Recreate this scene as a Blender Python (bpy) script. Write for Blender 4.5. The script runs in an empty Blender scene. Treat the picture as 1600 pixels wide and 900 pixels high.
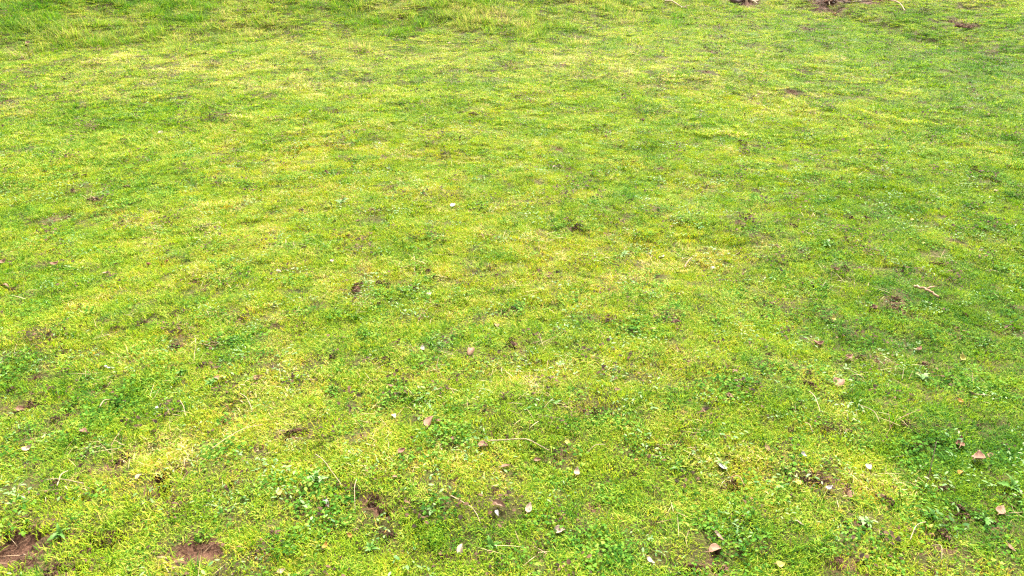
import bpy, bmesh, math, random
import numpy as np
from mathutils import Vector, Matrix
R = math.radians
sc = bpy.context.scene
random.seed(7)
rng = np.random.default_rng(7)

# ------------------------------------------------------------------ camera
CAM_H, PITCH, HFOV = 1.60, 27.5, 69.0
cam_d = bpy.data.cameras.new("camera")
cam_d.sensor_width = 36.0
cam_d.lens = 18.0 / math.tan(R(HFOV / 2))
cam_d.clip_end = 2000
cam = bpy.data.objects.new("camera", cam_d)
sc.collection.objects.link(cam)
cam.location = (0, 0, CAM_H)
cam.rotation_euler = (R(90 - PITCH), 0, 0)
sc.camera = cam

# ------------------------------------------------------------------ light: thin bright overcast
SUN_EL, SUN_AZ = 52.0, 20.0          # azimuth measured from +Y (away from the camera) towards +X
w = bpy.data.worlds.new("World"); sc.world = w; w.use_nodes = True
nt = w.node_tree; bg = nt.nodes["Background"]
sky = nt.nodes.new("ShaderNodeTexSky"); sky.sky_type = 'NISHITA'; sky.sun_disc = False
sky.sun_elevation = R(SUN_EL); sky.sun_rotation = R(SUN_AZ)
sky.dust_density = 4.0; sky.air_density = 1.0
hsv = nt.nodes.new("ShaderNodeHueSaturation"); hsv.inputs["Saturation"].default_value = 0.04
nt.links.new(sky.outputs[0], hsv.inputs["Color"]); nt.links.new(hsv.outputs[0], bg.inputs[0])
bg.inputs[1].default_value = 0.10
sd = bpy.data.lights.new("sun", 'SUN'); sd.energy = 3.3; sd.angle = R(8); sd.color = (1.0, 0.95, 0.83)
so = bpy.data.objects.new("sun", sd); sc.collection.objects.link(so)
sdir = Vector((math.sin(R(SUN_AZ)) * math.cos(R(SUN_EL)), math.cos(R(SUN_AZ)) * math.cos(R(SUN_EL)), math.sin(R(SUN_EL))))
so.rotation_euler = sdir.to_track_quat('Z', 'Y').to_euler()
so.location = (0, 0, 20)
sc.view_settings.view_transform = 'Standard'; sc.view_settings.look = 'None'
sc.view_settings.gamma = 1.0
sc.view_settings.exposure = 2.48
sc.cycles.use_denoising = False; sc.cycles.pixel_filter_type = 'BLACKMAN_HARRIS'; sc.cycles.filter_width = 1.3
sc.cycles.max_bounces = 6; sc.cycles.diffuse_bounces = 4; sc.cycles.glossy_bounces = 2; sc.cycles.transmission_bounces = 3
sc.cycles.caustics_reflective = False; sc.cycles.caustics_refractive = False

# ------------------------------------------------------------------ numpy noise
def _hash(ix, iy, s):
    n = (ix.astype(np.int64) * 374761393 + iy.astype(np.int64) * 668265263 + s * 974634777) & 0xFFFFFFFF
    n = ((n ^ (n >> 13)) * 1274126177) & 0xFFFFFFFF
    n = ((n ^ (n >> 16)) * 2246822519) & 0xFFFFFFFF
    return ((n ^ (n >> 15)) & 0xFFFFFF) / float(0xFFFFFF)
def vnoise(x, y, scale, seed=0):
    x = np.asarray(x, float) / scale + 1000.3 * 1; y = np.asarray(y, float) / scale + 1000.7
    ix = np.floor(x); iy = np.floor(y); fx = x - ix; fy = y - iy
    fx = fx * fx * (3 - 2 * fx); fy = fy * fy * (3 - 2 * fy)
    a = _hash(ix, iy, seed); b = _hash(ix + 1, iy, seed); c = _hash(ix, iy + 1, seed); d = _hash(ix + 1, iy + 1, seed)
    return (a * (1 - fx) + b * fx) * (1 - fy) + (c * (1 - fx) + d * fx) * fy
def fbm(x, y, scale, seed=0, octv=4, gain=0.5):
    v = 0; a = 1; t = 0
    for o in range(octv):
        ang = 0.7 * o + 0.3
        xr = x * math.cos(ang) - y * math.sin(ang); yr = x * math.sin(ang) + y * math.cos(ang)
        v = v + a * vnoise(xr, yr, scale / (2 ** o), seed + 17 * o); t += a; a *= gain
    return v / t                                           # 0..1, mean .5
def sstep(a, b, x):
    t = np.clip((np.asarray(x, float) - a) / (b - a), 0, 1); return t * t * (3 - 2 * t)

# ------------------------------------------------------------------ pixel (1600x900) -> place on the field
F = 800.0 / math.tan(R(HFOV / 2))
def ray(px, py):
    cx = (px - 800.0) / F; cy = -(py - 450.0) / F
    p = R(PITCH)
    d = np.array([cx, math.cos(p) + cy * math.sin(p), -math.sin(p) + cy * math.cos(p)])
    return d / np.linalg.norm(d)
def flat(px, py):
    d = ray(px, py); t = CAM_H / max(-d[2], 0.02); return d[0] * t, d[1] * t
def res(px, py):                                            # metres per photo pixel at that place
    x, y = flat(px, py); return math.sqrt(x * x + y * y + CAM_H ** 2) / F

# the edge where the mown grass ends and the rougher rising ground begins: photo pixels
EDGE = [(-500, 110), (0, 84), (130, 74), (250, 66), (380, 56), (560, 50), (760, 52), (900, 46), (1000, 22), (1120, 8),
        (1230, 14), (1330, 28), (1400, 48), (1500, 74), (1600, 92), (2000, 150)]
EX = np.array([flat(*p) for p in EDGE])
_o = np.argsort(EX[:, 0]); EX = EX[_o]
def edge_dist(x, y):                                        # metres beyond the edge (positive = in the rough)
    return y - np.interp(x, EX[:, 0], EX[:, 1])

# bare soil, small hollows, and one moss tuft's dark shading put in as soil: px, py, radius px (horizontal), aspect, depth m
SOIL = [(22, 850, 52, .45, .035), (50, 836, 34, .4, .035), (2, 884, 38, .5, .02), (158, 853, 34, .35, .03), (182, 843, 18, .5, .03),
        (300, 861, 46, .42, .015), (278, 874, 32, .5, .01), (112, 893, 26, .3, .03), (262, 752, 20, 1.0, .11), (183, 722, 14, .7, .02), (445, 682, 12, .4, .03), (468, 677, 14, .3, .03),
        (608, 837, 12, .4, .04), (612, 297, 9, .9, .09), (838, 426, 14, .8, .05), (846, 424, 7, .7, .05), (961, 325, 10, .45, .05),  # the pair near the centre paints a moss tuft's dark shading as soil
        (1160, 225, 8, .5, .05), (1003, 194, 7, .5, .05), (740, 181, 6, .5, .02), (247, 413, 17, .22, .04), (556, 452, 10, .5, .0),
        (900, 356, 10, .35, .03), (1033, 363, 7, .45, .03), (1229, 351, 9, .5, .05), (1212, 389, 9, .4, .01), (583, 333, 8, .6, .01),
        (803, 541, 12, .6, .01), (950, 499, 10, .5, .01), (1056, 508, 9, .9, .01), (590, 565, 12, .35, .01), (577, 596, 8, .4, .01),
        (915, 645, 10, .5, .01), (845, 652, 9, .5, .02), (862, 667, 9, .4, .03), (1055, 548, 12, .6, .02), (1270, 608, 10, .6, .01), (1364, 486, 11, .4, .02), (1398, 469, 8, .4, .01),
        (147, 312, 9, .4, .02), (105, 341, 8, .5, .01), (357, 184, 5, .6, .03), (488, 137, 4, .7, .04), (478, 112, 4, .6, .03), (453, 175, 4, .6, .03),
        (524, 177, 5, .6, .04), (275, 495, 7, .7, .01), (225, 506, 6, .6, .01), (180, 515, 6, .4, .01), (279, 544, 8, .4, .01),
        (15, 458, 17, .5, .06), (1508, 39, 13, .16, .05), (1490, 34, 10, .14, .04), (1522, 43, 9, .18, .04), (1476, 414, 9, .4, .03), (1460, 412, 8, .3, .02),
        (1360, 4, 8, .5, .0), (1285, 3, 18, .2, .02), (1312, 7, 14, .2, .02), (1160, 4, 22, .25, .05), (1345, 564, 8, .6, .01), (1442, 572, 8, .5, .01),
        (1090, 896, 34, .35, .03), (1120, 890, 14, .4, .03), (478, 568, 6, .5, .01), (517, 560, 9, .4, .02), (470, 330, 6, .5, .01), (413, 253, 8, .4, .01),
        (430, 325, 5, .5, .01), (537, 370, 7, .7, .02), (532, 386, 6, .6, .02), (660, 427, 9, .5, .01), (673, 430, 7, .6, .02), (600, 447, 14, .3, .02), (770, 421, 8, .5, .01),
        (1370, 250, 5, .6, .01), (1240, 145, 6, .5, .02), (1254, 45, 7, .4, .01), (1252, 45, 6, .5, .02), (890, 345, 6, .5, .02), (1110, 80, 5, .5, .01), (1000, 137, 5, .5, .01),
        (1032, 137, 6, .5, .03), (1097, 116, 5, .5, .02), (1033, 92, 5, .5, .02), (1290, 12, 20, .3, .01), (1320, 425, 8, .5, .0), (1345, 488, 6, .5, .02),
        (1390, 720, 9, .4, .04), (1375, 782, 14, .5, .02), (1477, 846, 12, .7, .02), (1510, 806, 16, .4, .05), (1325, 678, 6, .8, .01), (1280, 752, 16, .5, .02), (1485, 772, 12, .5, .02), (1255, 757, 10, .5, .03),
        (865, 808, 9, .6, .01), (690, 869, 8, .5, .01), (580, 785, 12, .5, .03), (600, 800, 10, .5, .04), (532, 762, 9, .6, .02), (240, 681, 6, .5, .0), (1150, 762, 14, .5, .02), (1165, 775, 12, .6, .02),
        (1528, 268, 7, .5, .01), (1350, 343, 8, .5, .02), (1344, 356, 7, .5, .02), (1285, 400, 8, .4, .02), (1430, 395, 8, .4, .01), (1480, 416, 8, .4, .02),
        (37, 90, 4, .6, .02), (35, 645, 12, .6, .01), (100, 640, 10, .6, .05), (98, 655, 9, .6, .05), (160, 605, 9, .5, .03),
        (336, 560, 12, .6, .04), (322, 578, 10, .5, .03), (362, 630, 8, .6, .03), (920, 640, 9, .5, .02)]
_r = random.Random(11)
for _ in range(330):                                        # the many little worm casts between them
    py = 100 + 800 * _r.random() ** 1.15; px = _r.uniform(-60, 1660)
    SOIL.append((px, py, _r.uniform(2.5, 5) * (0.6 + py / 900), _r.uniform(.35, .7), _r.choice((0, .01, .02, .03))))
SP = []
for (px, py, rp, asp, dep) in SOIL:
    x, y = flat(px, py); m = res(px, py)
    foresh = CAM_H / math.sqrt(x * x + y * y + CAM_H ** 2)
    SP.append((x, y, rp * m, max(rp * asp * m / foresh, rp * m * .55), dep))
SP = np.array(SP)
def soil_fields(x, y, grow=0.0):
    x = np.asarray(x, float); y = np.asarray(y, float)
    mask = np.zeros_like(x); dep = np.zeros_like(x)
    wob = (fbm(x, y, .05, 91, 3) - .5) * 1.3
    for (sx, sy, rx, ry, d) in SP:
        rx += grow; ry += grow
        sel = np.where((np.abs(x - sx) < rx * 2.2) & (np.abs(y - sy) < ry * 2.2))[0]
        if len(sel) == 0: continue
        q = np.sqrt(((x[sel] - sx) / rx) ** 2 + ((y[sel] - sy) / ry) ** 2) + wob[sel]
        mask[sel] = np.maximum(mask[sel], 1 - sstep(.55, 1.15, q))
        dep[sel] = np.maximum(dep[sel], d * (1 - sstep(.35, .95, q)))
    return mask, dep
def h_base(x, y):
    x = np.asarray(x, float); y = np.asarray(y, float)
    z = (fbm(x, y, 2.6, 3, 3) - .5) * .12 + (fbm(x, y, .55, 5, 3) - .5) * .055 + (fbm(x, y, .12, 8, 3) - .5) * .030
    e = edge_dist(x, y)
    left = 1 - sstep(2.5, 5.0, x)
    rough = sstep(-.9, 2.4, e)
    z = z + rough * (.10 + .12 * left) + np.clip(e, 0, 12) * (.035 + .045 * left)
    z = z + rough * (fbm(x, y, .9, 21, 3) - .5) * .24
    z = z + np.clip(np.sqrt(x * x + y * y) - 30, 0, 400) * .02 * (fbm(x, y, 60, 40, 2))
    return z
def h_full(x, y):
    x = np.atleast_1d(np.asarray(x, float)); y = np.atleast_1d(np.asarray(y, float))
    sh = x.shape; x = x.ravel(); y = y.ravel()
    m, d = soil_fields(x, y)
    z = h_base(x, y) - d + m * (fbm(x, y, .03, 61, 3) - .5) * .022
    return z.reshape(sh)
_z0 = float(h_base(np.array([0.0]), np.array([3.5]))[0])
def H(x, y): return float(h_full([x], [y])[0]) - _z0
def place(px, py):
    d = ray(px, py); t = CAM_H / max(-d[2], .03)
    for _ in range(12):
        z = H(d[0] * t, d[1] * t); t += ((z - CAM_H) / d[2] - t) * .6
    return d[0] * t, d[1] * t, H(d[0] * t, d[1] * t)
# soil centres were placed on the flat plane; shift them to the real relief
for i, (px, py, rp, asp, dep) in enumerate(SOIL):
    d = ray(px, py); t = CAM_H / max(-d[2], .03)
    for _ in range(12):
        z = float(h_base(np.array([d[0] * t]), np.array([d[1] * t]))[0]) - _z0; t += ((z - CAM_H) / d[2] - t) * .6
    k = t / (CAM_H / -d[2])
    SP[i, 0] = d[0] * t; SP[i, 1] = d[1] * t; SP[i, 2] *= k; SP[i, 3] *= k

# ------------------------------------------------------------------ materials
def mat(name, rough=.7, spec=.3):
    m = bpy.data.materials.new(name); m.use_nodes = True
    b = m.node_tree.nodes["Principled BSDF"]
    b.inputs["Roughness"].default_value = rough; b.inputs["Specular IOR Level"].default_value = spec
    return m, m.node_tree, b
def ramp(nt, stops):
    r = nt.nodes.new("ShaderNodeValToRGB"); e = r.color_ramp.elements
    while len(e) < len(stops): e.new(.5)
    for i, (p, c) in enumerate(stops): e[i].position = p; e[i].color = (*c, 1)
    return r
def math_n(nt, op, a, b=None, clamp=False):
    n = nt.nodes.new("ShaderNodeMath"); n.operation = op; n.use_clamp = clamp
    for i, v in enumerate((a, b)):
        if v is None: continue
        if isinstance(v, (int, float)): n.inputs[i].default_value = v
        else: nt.links.new(v, n.inputs[i])
    return n.outputs[0]
def attr(nt, name, kind='GEOMETRY'):
    a = nt.nodes.new("ShaderNodeAttribute"); a.attribute_type = kind; a.attribute_name = name
    return a.outputs["Fac"]
def noise_n(nt, scale, detail=3, vec=None, rough=.6):
    n = nt.nodes.new("ShaderNodeTexNoise"); n.inputs["Scale"].default_value = scale
    n.inputs["Detail"].default_value = detail; n.inputs["Roughness"].default_value = rough
    if vec is not None: nt.links.new(vec, n.inputs["Vector"])
    return n.outputs["Fac"]

def foliage(name, stops, k_r=.82, k_d=.95, transl=.35, rough=.65, spec=.10):
    """per-blade random 'r' and per-clump 'dry' choose the colour along the ramp"""
    m, nt, b = mat(name, rough, spec)
    v = math_n(nt, 'ADD', math_n(nt, 'MULTIPLY', attr(nt, "r"), k_r), math_n(nt, 'MULTIPLY', math_n(nt, 'SUBTRACT', attr(nt, "dry", 'INSTANCER'), .5), k_d), True)
    rp = ramp(nt, stops); nt.links.new(v, rp.inputs[0])
    nt.links.new(rp.outputs[0], b.inputs["Base Color"])
    tr = nt.nodes.new("ShaderNodeBsdfTranslucent"); mx = nt.nodes.new("ShaderNodeMixShader"); mx.inputs[0].default_value = transl
    g = nt.nodes.new("ShaderNodeHueSaturation"); g.inputs["Saturation"].default_value = 1.1; g.inputs["Value"].default_value = 1.25
    nt.links.new(rp.outputs[0], g.inputs["Color"]); nt.links.new(g.outputs[0], tr.inputs[0])
    out = nt.nodes["Material Output"]
    nt.links.new(b.outputs[0], mx.inputs[1]); nt.links.new(tr.outputs[0], mx.inputs[2]); nt.links.new(mx.outputs[0], out.inputs[0])
    return m
GRASS_STOPS = [(0.0, (.022, .090, .004)), (.20, (.066, .176, .005)), (.42, (.160, .270, .014)), (.66, (.292, .345, .036)), (.82, (.380, .355, .070)), (.92, (.43, .27, .05)), (1.0, (.58, .48, .26))]
M_grass = foliage("grass_blades", GRASS_STOPS)
M_long = foliage("long_grass_blades", [(0.0, (.05, .14, .014)), (.3, (.12, .22, .025)), (.55, (.21, .27, .04)), (.8, (.31, .28, .08)), (1.0, (.42, .31, .15))], transl=.45)
M_moss = foliage("moss_shoots", [(0.0, (.09, .18, .010)), (.4, (.20, .31, .014)), (.75, (.34, .37, .025)), (1.0, (.42, .28, .05))], transl=.3, rough=.8, spec=.1)
M_clover = foliage("clover_leaves", [(0.0, (.018, .062, .007)), (.38, (.046, .135, .012)), (.68, (.115, .225, .025)), (.9, (.24, .33, .06)), (1.0, (.40, .38, .06))], k_d=.5, transl=.25, rough=.8, spec=.05)
M_grey = foliage("grey_green_leaves", [(0.0, (.05, .13, .03)), (.5, (.13, .22, .07)), (1.0, (.26, .33, .15))], k_d=.2, transl=.2, rough=.6, spec=.15)
M_straw = foliage("dead_stems", [(0.0, (.16, .09, .05)), (.4, (.32, .22, .12)), (1.0, (.58, .46, .30))], k_d=.1, transl=.15, rough=.7, spec=.2)

# ground: dark soil with thatch and moss
m, nt, b = mat("ground_soil", .95, .15)
tc = nt.nodes.new("ShaderNodeNewGeometry").outputs["Position"]
n1 = noise_n(nt, 9, 6, tc); n2 = noise_n(nt, 120, 4, tc); n3 = noise_n(nt, 2.2, 5, tc)
cr = ramp(nt, [(.3, (.020, .020, .006)), (.5, (.050, .046, .012)), (.7, (.11, .090, .028))]); nt.links.new(math_n(nt, "ADD", math_n(nt, "MULTIPLY", n1, .45), math_n(nt, "MULTIPLY", n2, .55)), cr.inputs[0])
cs = ramp(nt, [(.25, (.024, .012, .007)), (.5, (.078, .038, .023)), (.75, (.17, .092, .060))])
nt.links.new(math_n(nt, 'ADD', math_n(nt, 'MULTIPLY', n2, .6), math_n(nt, 'MULTIPLY', n1, .4)), cs.inputs[0])
mx = nt.nodes.new("ShaderNodeMix"); mx.data_type = 'RGBA'
nt.links.new(attr(nt, "soil"), mx.inputs[0]); nt.links.new(cr.outputs[0], mx.inputs[6]); nt.links.new(cs.outputs[0], mx.inputs[7])
far = ramp(nt, [(.3, (.07, .15, .015)), (.6, (.17, .21, .03))]); nt.links.new(n3, far.inputs[0])
mx2 = nt.nodes.new("ShaderNodeMix"); mx2.data_type = 'RGBA'
nt.links.new(attr(nt, "turf"), mx2.inputs[0]); nt.links.new(mx.outputs[2], mx2.inputs[6]); nt.links.new(far.outputs[0], mx2.inputs[7])
nt.links.new(mx2.outputs[2], b.inputs["Base Color"])
bp = nt.nodes.new("ShaderNodeBump"); bp.inputs["Strength"].default_value = 1.0; bp.inputs["Distance"].default_value = .012
nt.links.new(n2, bp.inputs["Height"]); nt.links.new(bp.outputs[0], b.inputs["Normal"])
M_ground = m

# ------------------------------------------------------------------ mesh helpers
def new_mesh(name, V, Fc, mats, attrs=None, smooth=True, mat_idx=None):
    me = bpy.data.meshes.new(name)
    V = np.asarray(V, np.float32)
    Fc = [np.asarray(f, np.int32) for f in Fc if len(f)]
    nl = sum(f.size for f in Fc); nf = sum(len(f) for f in Fc)
    me.vertices.add(len(V)); me.vertices.foreach_set("co", V.ravel())
    me.loops.add(nl); me.loops.foreach_set("vertex_index", np.concatenate([f.ravel() for f in Fc]))
    me.polygons.add(nf)
    tot = np.concatenate([np.full(len(f), f.shape[1]) for f in Fc]); st = np.concatenate([[0], np.cumsum(tot)[:-1]])
    me.polygons.foreach_set("loop_start", st.astype(np.int32))
    me.polygons.foreach_set("use_smooth", np.full(nf, smooth))
    for k in (mats if isinstance(mats, (list, tuple)) else [mats]): me.materials.append(k)
    if mat_idx is not None: me.polygons.foreach_set("material_index", np.asarray(mat_idx, np.int32))
    me.update(calc_edges=True)
    for k, v in (attrs or {}).items():
        a = me.attributes.new(k, 'FLOAT', 'POINT'); a.data.foreach_set("value", np.asarray(v, np.float32))
    return me
def link(name, me, parent=None, **props):
    o = bpy.data.objects.new(name, me); sc.collection.objects.link(o)
    if parent is not None: o.parent = parent
    for k, v in props.items(): o[k] = v
    return o

# ------------------------------------------------------------------ the ground, one sheet to the horizon
rad = np.concatenate([np.linspace(.02, 1.0, 14)[:-1], np.geomspace(1.0, 22.0, 620)[:-1], np.geomspace(22, 600, 40)])
ang = np.concatenate([np.linspace(-44, 44, 820), np.linspace(44, 316, 60)[1:]])
A, Rr = np.meshgrid(np.radians(ang), rad)
GX = (Rr * np.sin(A)).ravel(); GY = (Rr * np.cos(A)).ravel()
GZ = h_full(GX, GY) - _z0
sm, _ = soil_fields(GX, GY, .012)
nR, nA = len(rad), len(ang)
ii, jj = np.meshgrid(np.arange(nR - 1), np.arange(nA - 1), indexing='ij')
a0 = (ii * nA + jj).ravel()
FC = np.stack([a0, a0 + 1, a0 + nA + 1, a0 + nA], 1)[:, ::-1]
turf = sstep(16, 26, np.sqrt(GX ** 2 + GY ** 2))
# sheet is closed right round: last column meets the first (316 deg = -44 deg)
g = link("ground", new_mesh("ground", np.stack([GX, GY, GZ], 1), [FC], M_ground, {"soil": sm, "turf": turf}), kind="structure")

# ------------------------------------------------------------------ plant tiles
def blades(n, rad_, L, W, lean, segs=3, rs=None, yaw=None, flatten=0.0, r_fn=None, curl=1.0, h0=-.004):
    """n curved tapering blades rooted in a disc; returns V, quads, tris, r"""
    rs = rs or rng
    a = rs.uniform(0, 2 * np.pi, n); q = np.sqrt(rs.uniform(0, 1, n)) * rad_
    bx, by = q * np.cos(a), q * np.sin(a)
    ya = rs.uniform(0, 2 * np.pi, n)
    ln = rs.uniform(L[0], L[1], n) ; wd = rs.uniform(W[0], W[1], n) * .5
    th0 = rs.uniform(lean[0], lean[1], n); cv = rs.uniform(.2, 1.3, n) * curl
    tw = rs.uniform(-.8, .8, n)
    V = []; px_ = np.zeros(n); pz = np.full(n, h0)
    for s in range(segs + 1):
        t = s / segs
        th = th0 + cv * t
        if s > 0:
            px_ = px_ + np.sin(th) * ln / segs; pz = pz + np.cos(th) * ln / segs
        pz2 = np.maximum(pz, .002 + .004 * t) if s else pz
        wv = wd * (1 - t ** 1.8) if s < segs else np.zeros(n)
        if s == 0: wv = wd * .7
        sw = ya + np.pi / 2 + tw * t
        cx = bx + np.cos(ya) * px_; cy = by + np.sin(ya) * px_
        if s < segs:
            V.append(np.stack([cx - np.cos(sw) * wv, cy - np.sin(sw) * wv, pz2], 1))
            V.append(np.stack([cx + np.cos(sw) * wv, cy + np.sin(sw) * wv, pz2], 1))
        else:
            V.append(np.stack([cx, cy, pz2], 1))
    k = 2 * segs + 1
    V = np.stack(V, 1).reshape(-1, 3)
    base = np.arange(n) * k
    Q = np.concatenate([np.stack([base + 2 * s, base + 2 * s + 1, base + 2 * s + 3, base + 2 * s + 2], 1) for s in range(segs - 1)]) if segs > 1 else np.zeros((0, 4), int)
    T = np.stack([base + 2 * segs - 2, base + 2 * segs - 1, base + 2 * segs], 1)
    r = np.repeat(rs.uniform(0, 1, n) if r_fn is None else r_fn(n), k)
    return V, Q, T, r
def join(parts):
    Vs, Qs, Ts, rs_, o = [], [], [], [], 0
    for V, Q, T, r in parts:
        Vs.append(V); Qs.append(Q + o); Ts.append(T + o); rs_.append(r); o += len(V)
    return np.concatenate(Vs), np.concatenate(Qs), np.concatenate(Ts), np.concatenate(rs_)
def disc_leaf(c, n_dir, up, length, width, fold=.25, tip=0.0, notch=0.0):
    """a small broad leaf: 3 across x 4 along"""
    d = np.array(n_dir, float); d /= np.linalg.norm(d); u = np.array(up, float); u -= d * u.dot(d); u /= np.linalg.norm(u)
    s = np.cross(d, u)
    V = []
    prof = [0.12, .8, 1.0, .72, .1 + notch]
    for i, w_ in enumerate(prof):
        t = i / 4
        p = np.array(c) + d * length * t - u * length * .18 * t * t
        for k in (-1, 0, 1):
            V.append(p + s * k * width * .5 * w_ + u * (fold * width * .5 * w_ * abs(k)) - (d * length * notch * .3 if (k == 0 and i == 4) else 0))
    Q = []
    for i in range(4):
        for k in range(2):
            a = i * 3 + k; Q.append((a, a + 1, a + 4, a + 3))
    return np.array(V), np.array(Q)
def clover_tile(n, rad_, hgt=(.006, .017), lf=(.0032, .0070), rs=rng):
    P = []
    for _ in range(n):
        a = rs.uniform(0, 6.283); q = math.sqrt(rs.uniform()) * rad_
        c = np.array([q * math.cos(a), q * math.sin(a), rs.uniform(*hgt)])
        tilt = np.array([rs.normal(0, .28), rs.normal(0, .28), 1.0]); tilt /= np.linalg.norm(tilt)
        r = rs.uniform(); y0 = rs.uniform(0, 6.283); L = rs.uniform(*lf)
        for k in range(3):
            y = y0 + k * 2.094
            d = np.array([math.cos(y), math.sin(y), 0]); d -= tilt * d.dot(tilt)
            V, Q = disc_leaf(c, d, tilt, L, L * .95, .22, notch=.5)
            P.append((V, Q, np.zeros((0, 3), int), np.full(len(V), min(1, max(0, r + rs.normal(0, .05))))))
    return join(P)
def leafy_tile(n, rad_, L=(.015, .035), wr=(.22, .4), z=(.004, .02), rs=rng):
    P = []
    for _ in range(n):
        a = rs.uniform(0, 6.283); q = math.sqrt(rs.uniform()) * rad_
        c = np.array([q * math.cos(a), q * math.sin(a), rs.uniform(*z)])
        y = rs.uniform(0, 6.283); l = rs.uniform(*L)
        d = np.array([math.cos(y), math.sin(y), rs.uniform(-.1, .6)])
        V, Q = disc_leaf(c, d, (0, 0, 1), l, l * rs.uniform(*wr), rs.uniform(0, .5))
        P.append((V, Q, np.zeros((0, 3), int), np.full(len(V), rs.uniform())))
    return join(P)
def tile_obj(name, part, m):
    V, Q, T, r = part
    me = new_mesh(name, V, [Q, T], m, {"r": r})
    return bpy.data.objects.new(name, me)

# ------------------------------------------------------------------ scatter (geometry nodes; only for what nobody could count)
def scatter(name, tiles, pts, label, cat):
    """pts: dict x,y,z,rx,ry,rz,s,idx,dry"""
    n = len(pts["x"])
    me = bpy.data.meshes.new(name)
    me.vertices.add(n); me.vertices.foreach_set("co", np.stack([pts["x"], pts["y"], pts["z"]], 1).astype(np.float32).ravel())
    for k in ("s", "dry"):
        a = me.attributes.new(k, 'FLOAT', 'POINT'); a.data.foreach_set("value", pts[k].astype(np.float32))
    a = me.attributes.new("rot", 'FLOAT_VECTOR', 'POINT'); a.data.foreach_set("vector", np.stack([pts["rx"], pts["ry"], pts["rz"]], 1).astype(np.float32).ravel())
    a = me.attributes.new("idx", 'INT', 'POINT'); a.data.foreach_set("value", pts["idx"].astype(np.int32))
    me.update()
    o = link(name, me, kind="stuff", label=label, category=cat)
    col = bpy.data.collections.new(name + "_tiles")
    for i, t in enumerate(tiles): t.name = "tile_%02d" % i + "_" + name; col.objects.link(t)
    ng = bpy.data.node_groups.new(name, 'GeometryNodeTree')
    ng.interface.new_socket("Geometry", in_out='INPUT', socket_type='NodeSocketGeometry')
    ng.interface.new_socket("Geometry", in_out='OUTPUT', socket_type='NodeSocketGeometry')
    N = ng.nodes.new; L = ng.links.new
    gi, go = N("NodeGroupInput"), N("NodeGroupOutput")
    mp = N("GeometryNodeMeshToPoints"); ip = N("GeometryNodeInstanceOnPoints"); ci = N("GeometryNodeCollectionInfo")
    ci.inputs["Collection"].default_value = col; ci.inputs["Separate Children"].default_value = True; ci.inputs["Reset Children"].default_value = True
    def na(nm, dt):
        a = N("GeometryNodeInputNamedAttribute"); a.data_type = dt; a.inputs["Name"].default_value = nm; return a.outputs[0]
    L(gi.outputs[0], mp.inputs["Mesh"]); L(mp.outputs[0], ip.inputs["Points"]); L(ci.outputs[0], ip.inputs["Instance"])
    ip.inputs["Pick Instance"].default_value = True
    L(na("idx", 'INT'), ip.inputs["Instance Index"]); L(na("s", 'FLOAT'), ip.inputs["Scale"])
    e2r = N("FunctionNodeEulerToRotation"); L(na("rot", 'FLOAT_VECTOR'), e2r.inputs[0]); L(e2r.outputs[0], ip.inputs["Rotation"])
    L(ip.outputs[0], go.inputs[0])
    md = o.modifiers.new("scatter", 'NODES'); md.node_group = ng
    return o

def cand(density, r0, r1, half=46):
    """random candidate places in the sector of the field, r0..r1 metres away, plus sideways margin"""
    half = R(half)
    area = (r1 * r1 - r0 * r0) * half
    n = int(area * density)
    r = np.sqrt(rng.uniform(r0 * r0, r1 * r1, n)); a = rng.uniform(-half, half, n)
    return r * np.sin(a), r * np.cos(a)

# hue / plant fields painted as zones of real vegetation: px, py, rx px, ry px, weight
def zone(lst, x, y):
    v = np.zeros_like(x)
    for (px, py, rx, ry, wt) in lst:
        cx, cy = flat(px, py); m_ = res(px, py)
        _, y1 = flat(px, max(py - ry, 4)); _, y0 = flat(px, py + ry)
        sy = max((y1 - y0) * .5, .05)
        q = ((x - cx) / (rx * m_)) ** 2 + ((y - cy) / sy) ** 2
        v += wt * np.exp(-q * .9)
    return v
DRY = [(560, 110, 420, 60, .02), (900, 90, 200, 30, .0), (700, 270, 330, 90, .10), (420, 330, 260, 80, .12), (860, 600, 160, 60, .16), (1130, 690, 110, 60, .12),
       (330, 600, 260, 90, .12), (100, 130, 180, 40, .05), (1250, 130, 150, 50, .08), (150, 760, 260, 110, .14), (560, 700, 260, 90, .12), (1430, 830, 60, 80, .14), (1380, 740, 100, 40, .16), (950, 410, 200, 40, .08), (1340, 400, 120, 30, .06),
       # greener zones
       (120, 190, 190, 40, -.16), (60, 330, 120, 50, -.16), (960, 185, 220, 22, -.12), (840, 250, 260, 25, -.09), (1050, 215, 150, 15, -.12), (1500, 330, 200, 80, -.26), (1520, 470, 200, 80, -.34),
       (1480, 620, 160, 80, -.24), (1350, 520, 140, 40, -.12), (1250, 840, 240, 70, -.26), (1560, 690, 110, 60, -.36), (1580, 200, 120, 50, -.22), (1515, 808, 70, 35, -.5), (260, 22, 60, 14, -.55), (50, 22, 110, 20, -.40), (700, 200, 300, 60, .05), (880, 440, 260, 60, .06), (110, 620, 110, 45, -.2), (860, 640, 90, 30, -.25), (970, 505, 110, 30, -.2), (1000, 310, 80, 20, -.15), (1330, 500, 90, 30, -.15), (345, 560, 40, 25, -.2), (930, 830, 160, 60, -.16), (720, 840, 70, 45, -.22), (330, 170, 120, 20, -.12), (120, 620, 160, 60, -.16),
       (60, 760, 100, 50, -.16), (1150, 480, 120, 40, -.1), (650, 120, 130, 16, -.1), (1400, 60, 260, 40, -.2), (1560, 110, 160, 40, -.26), (480, 790, 140, 60, -.1)]
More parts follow.
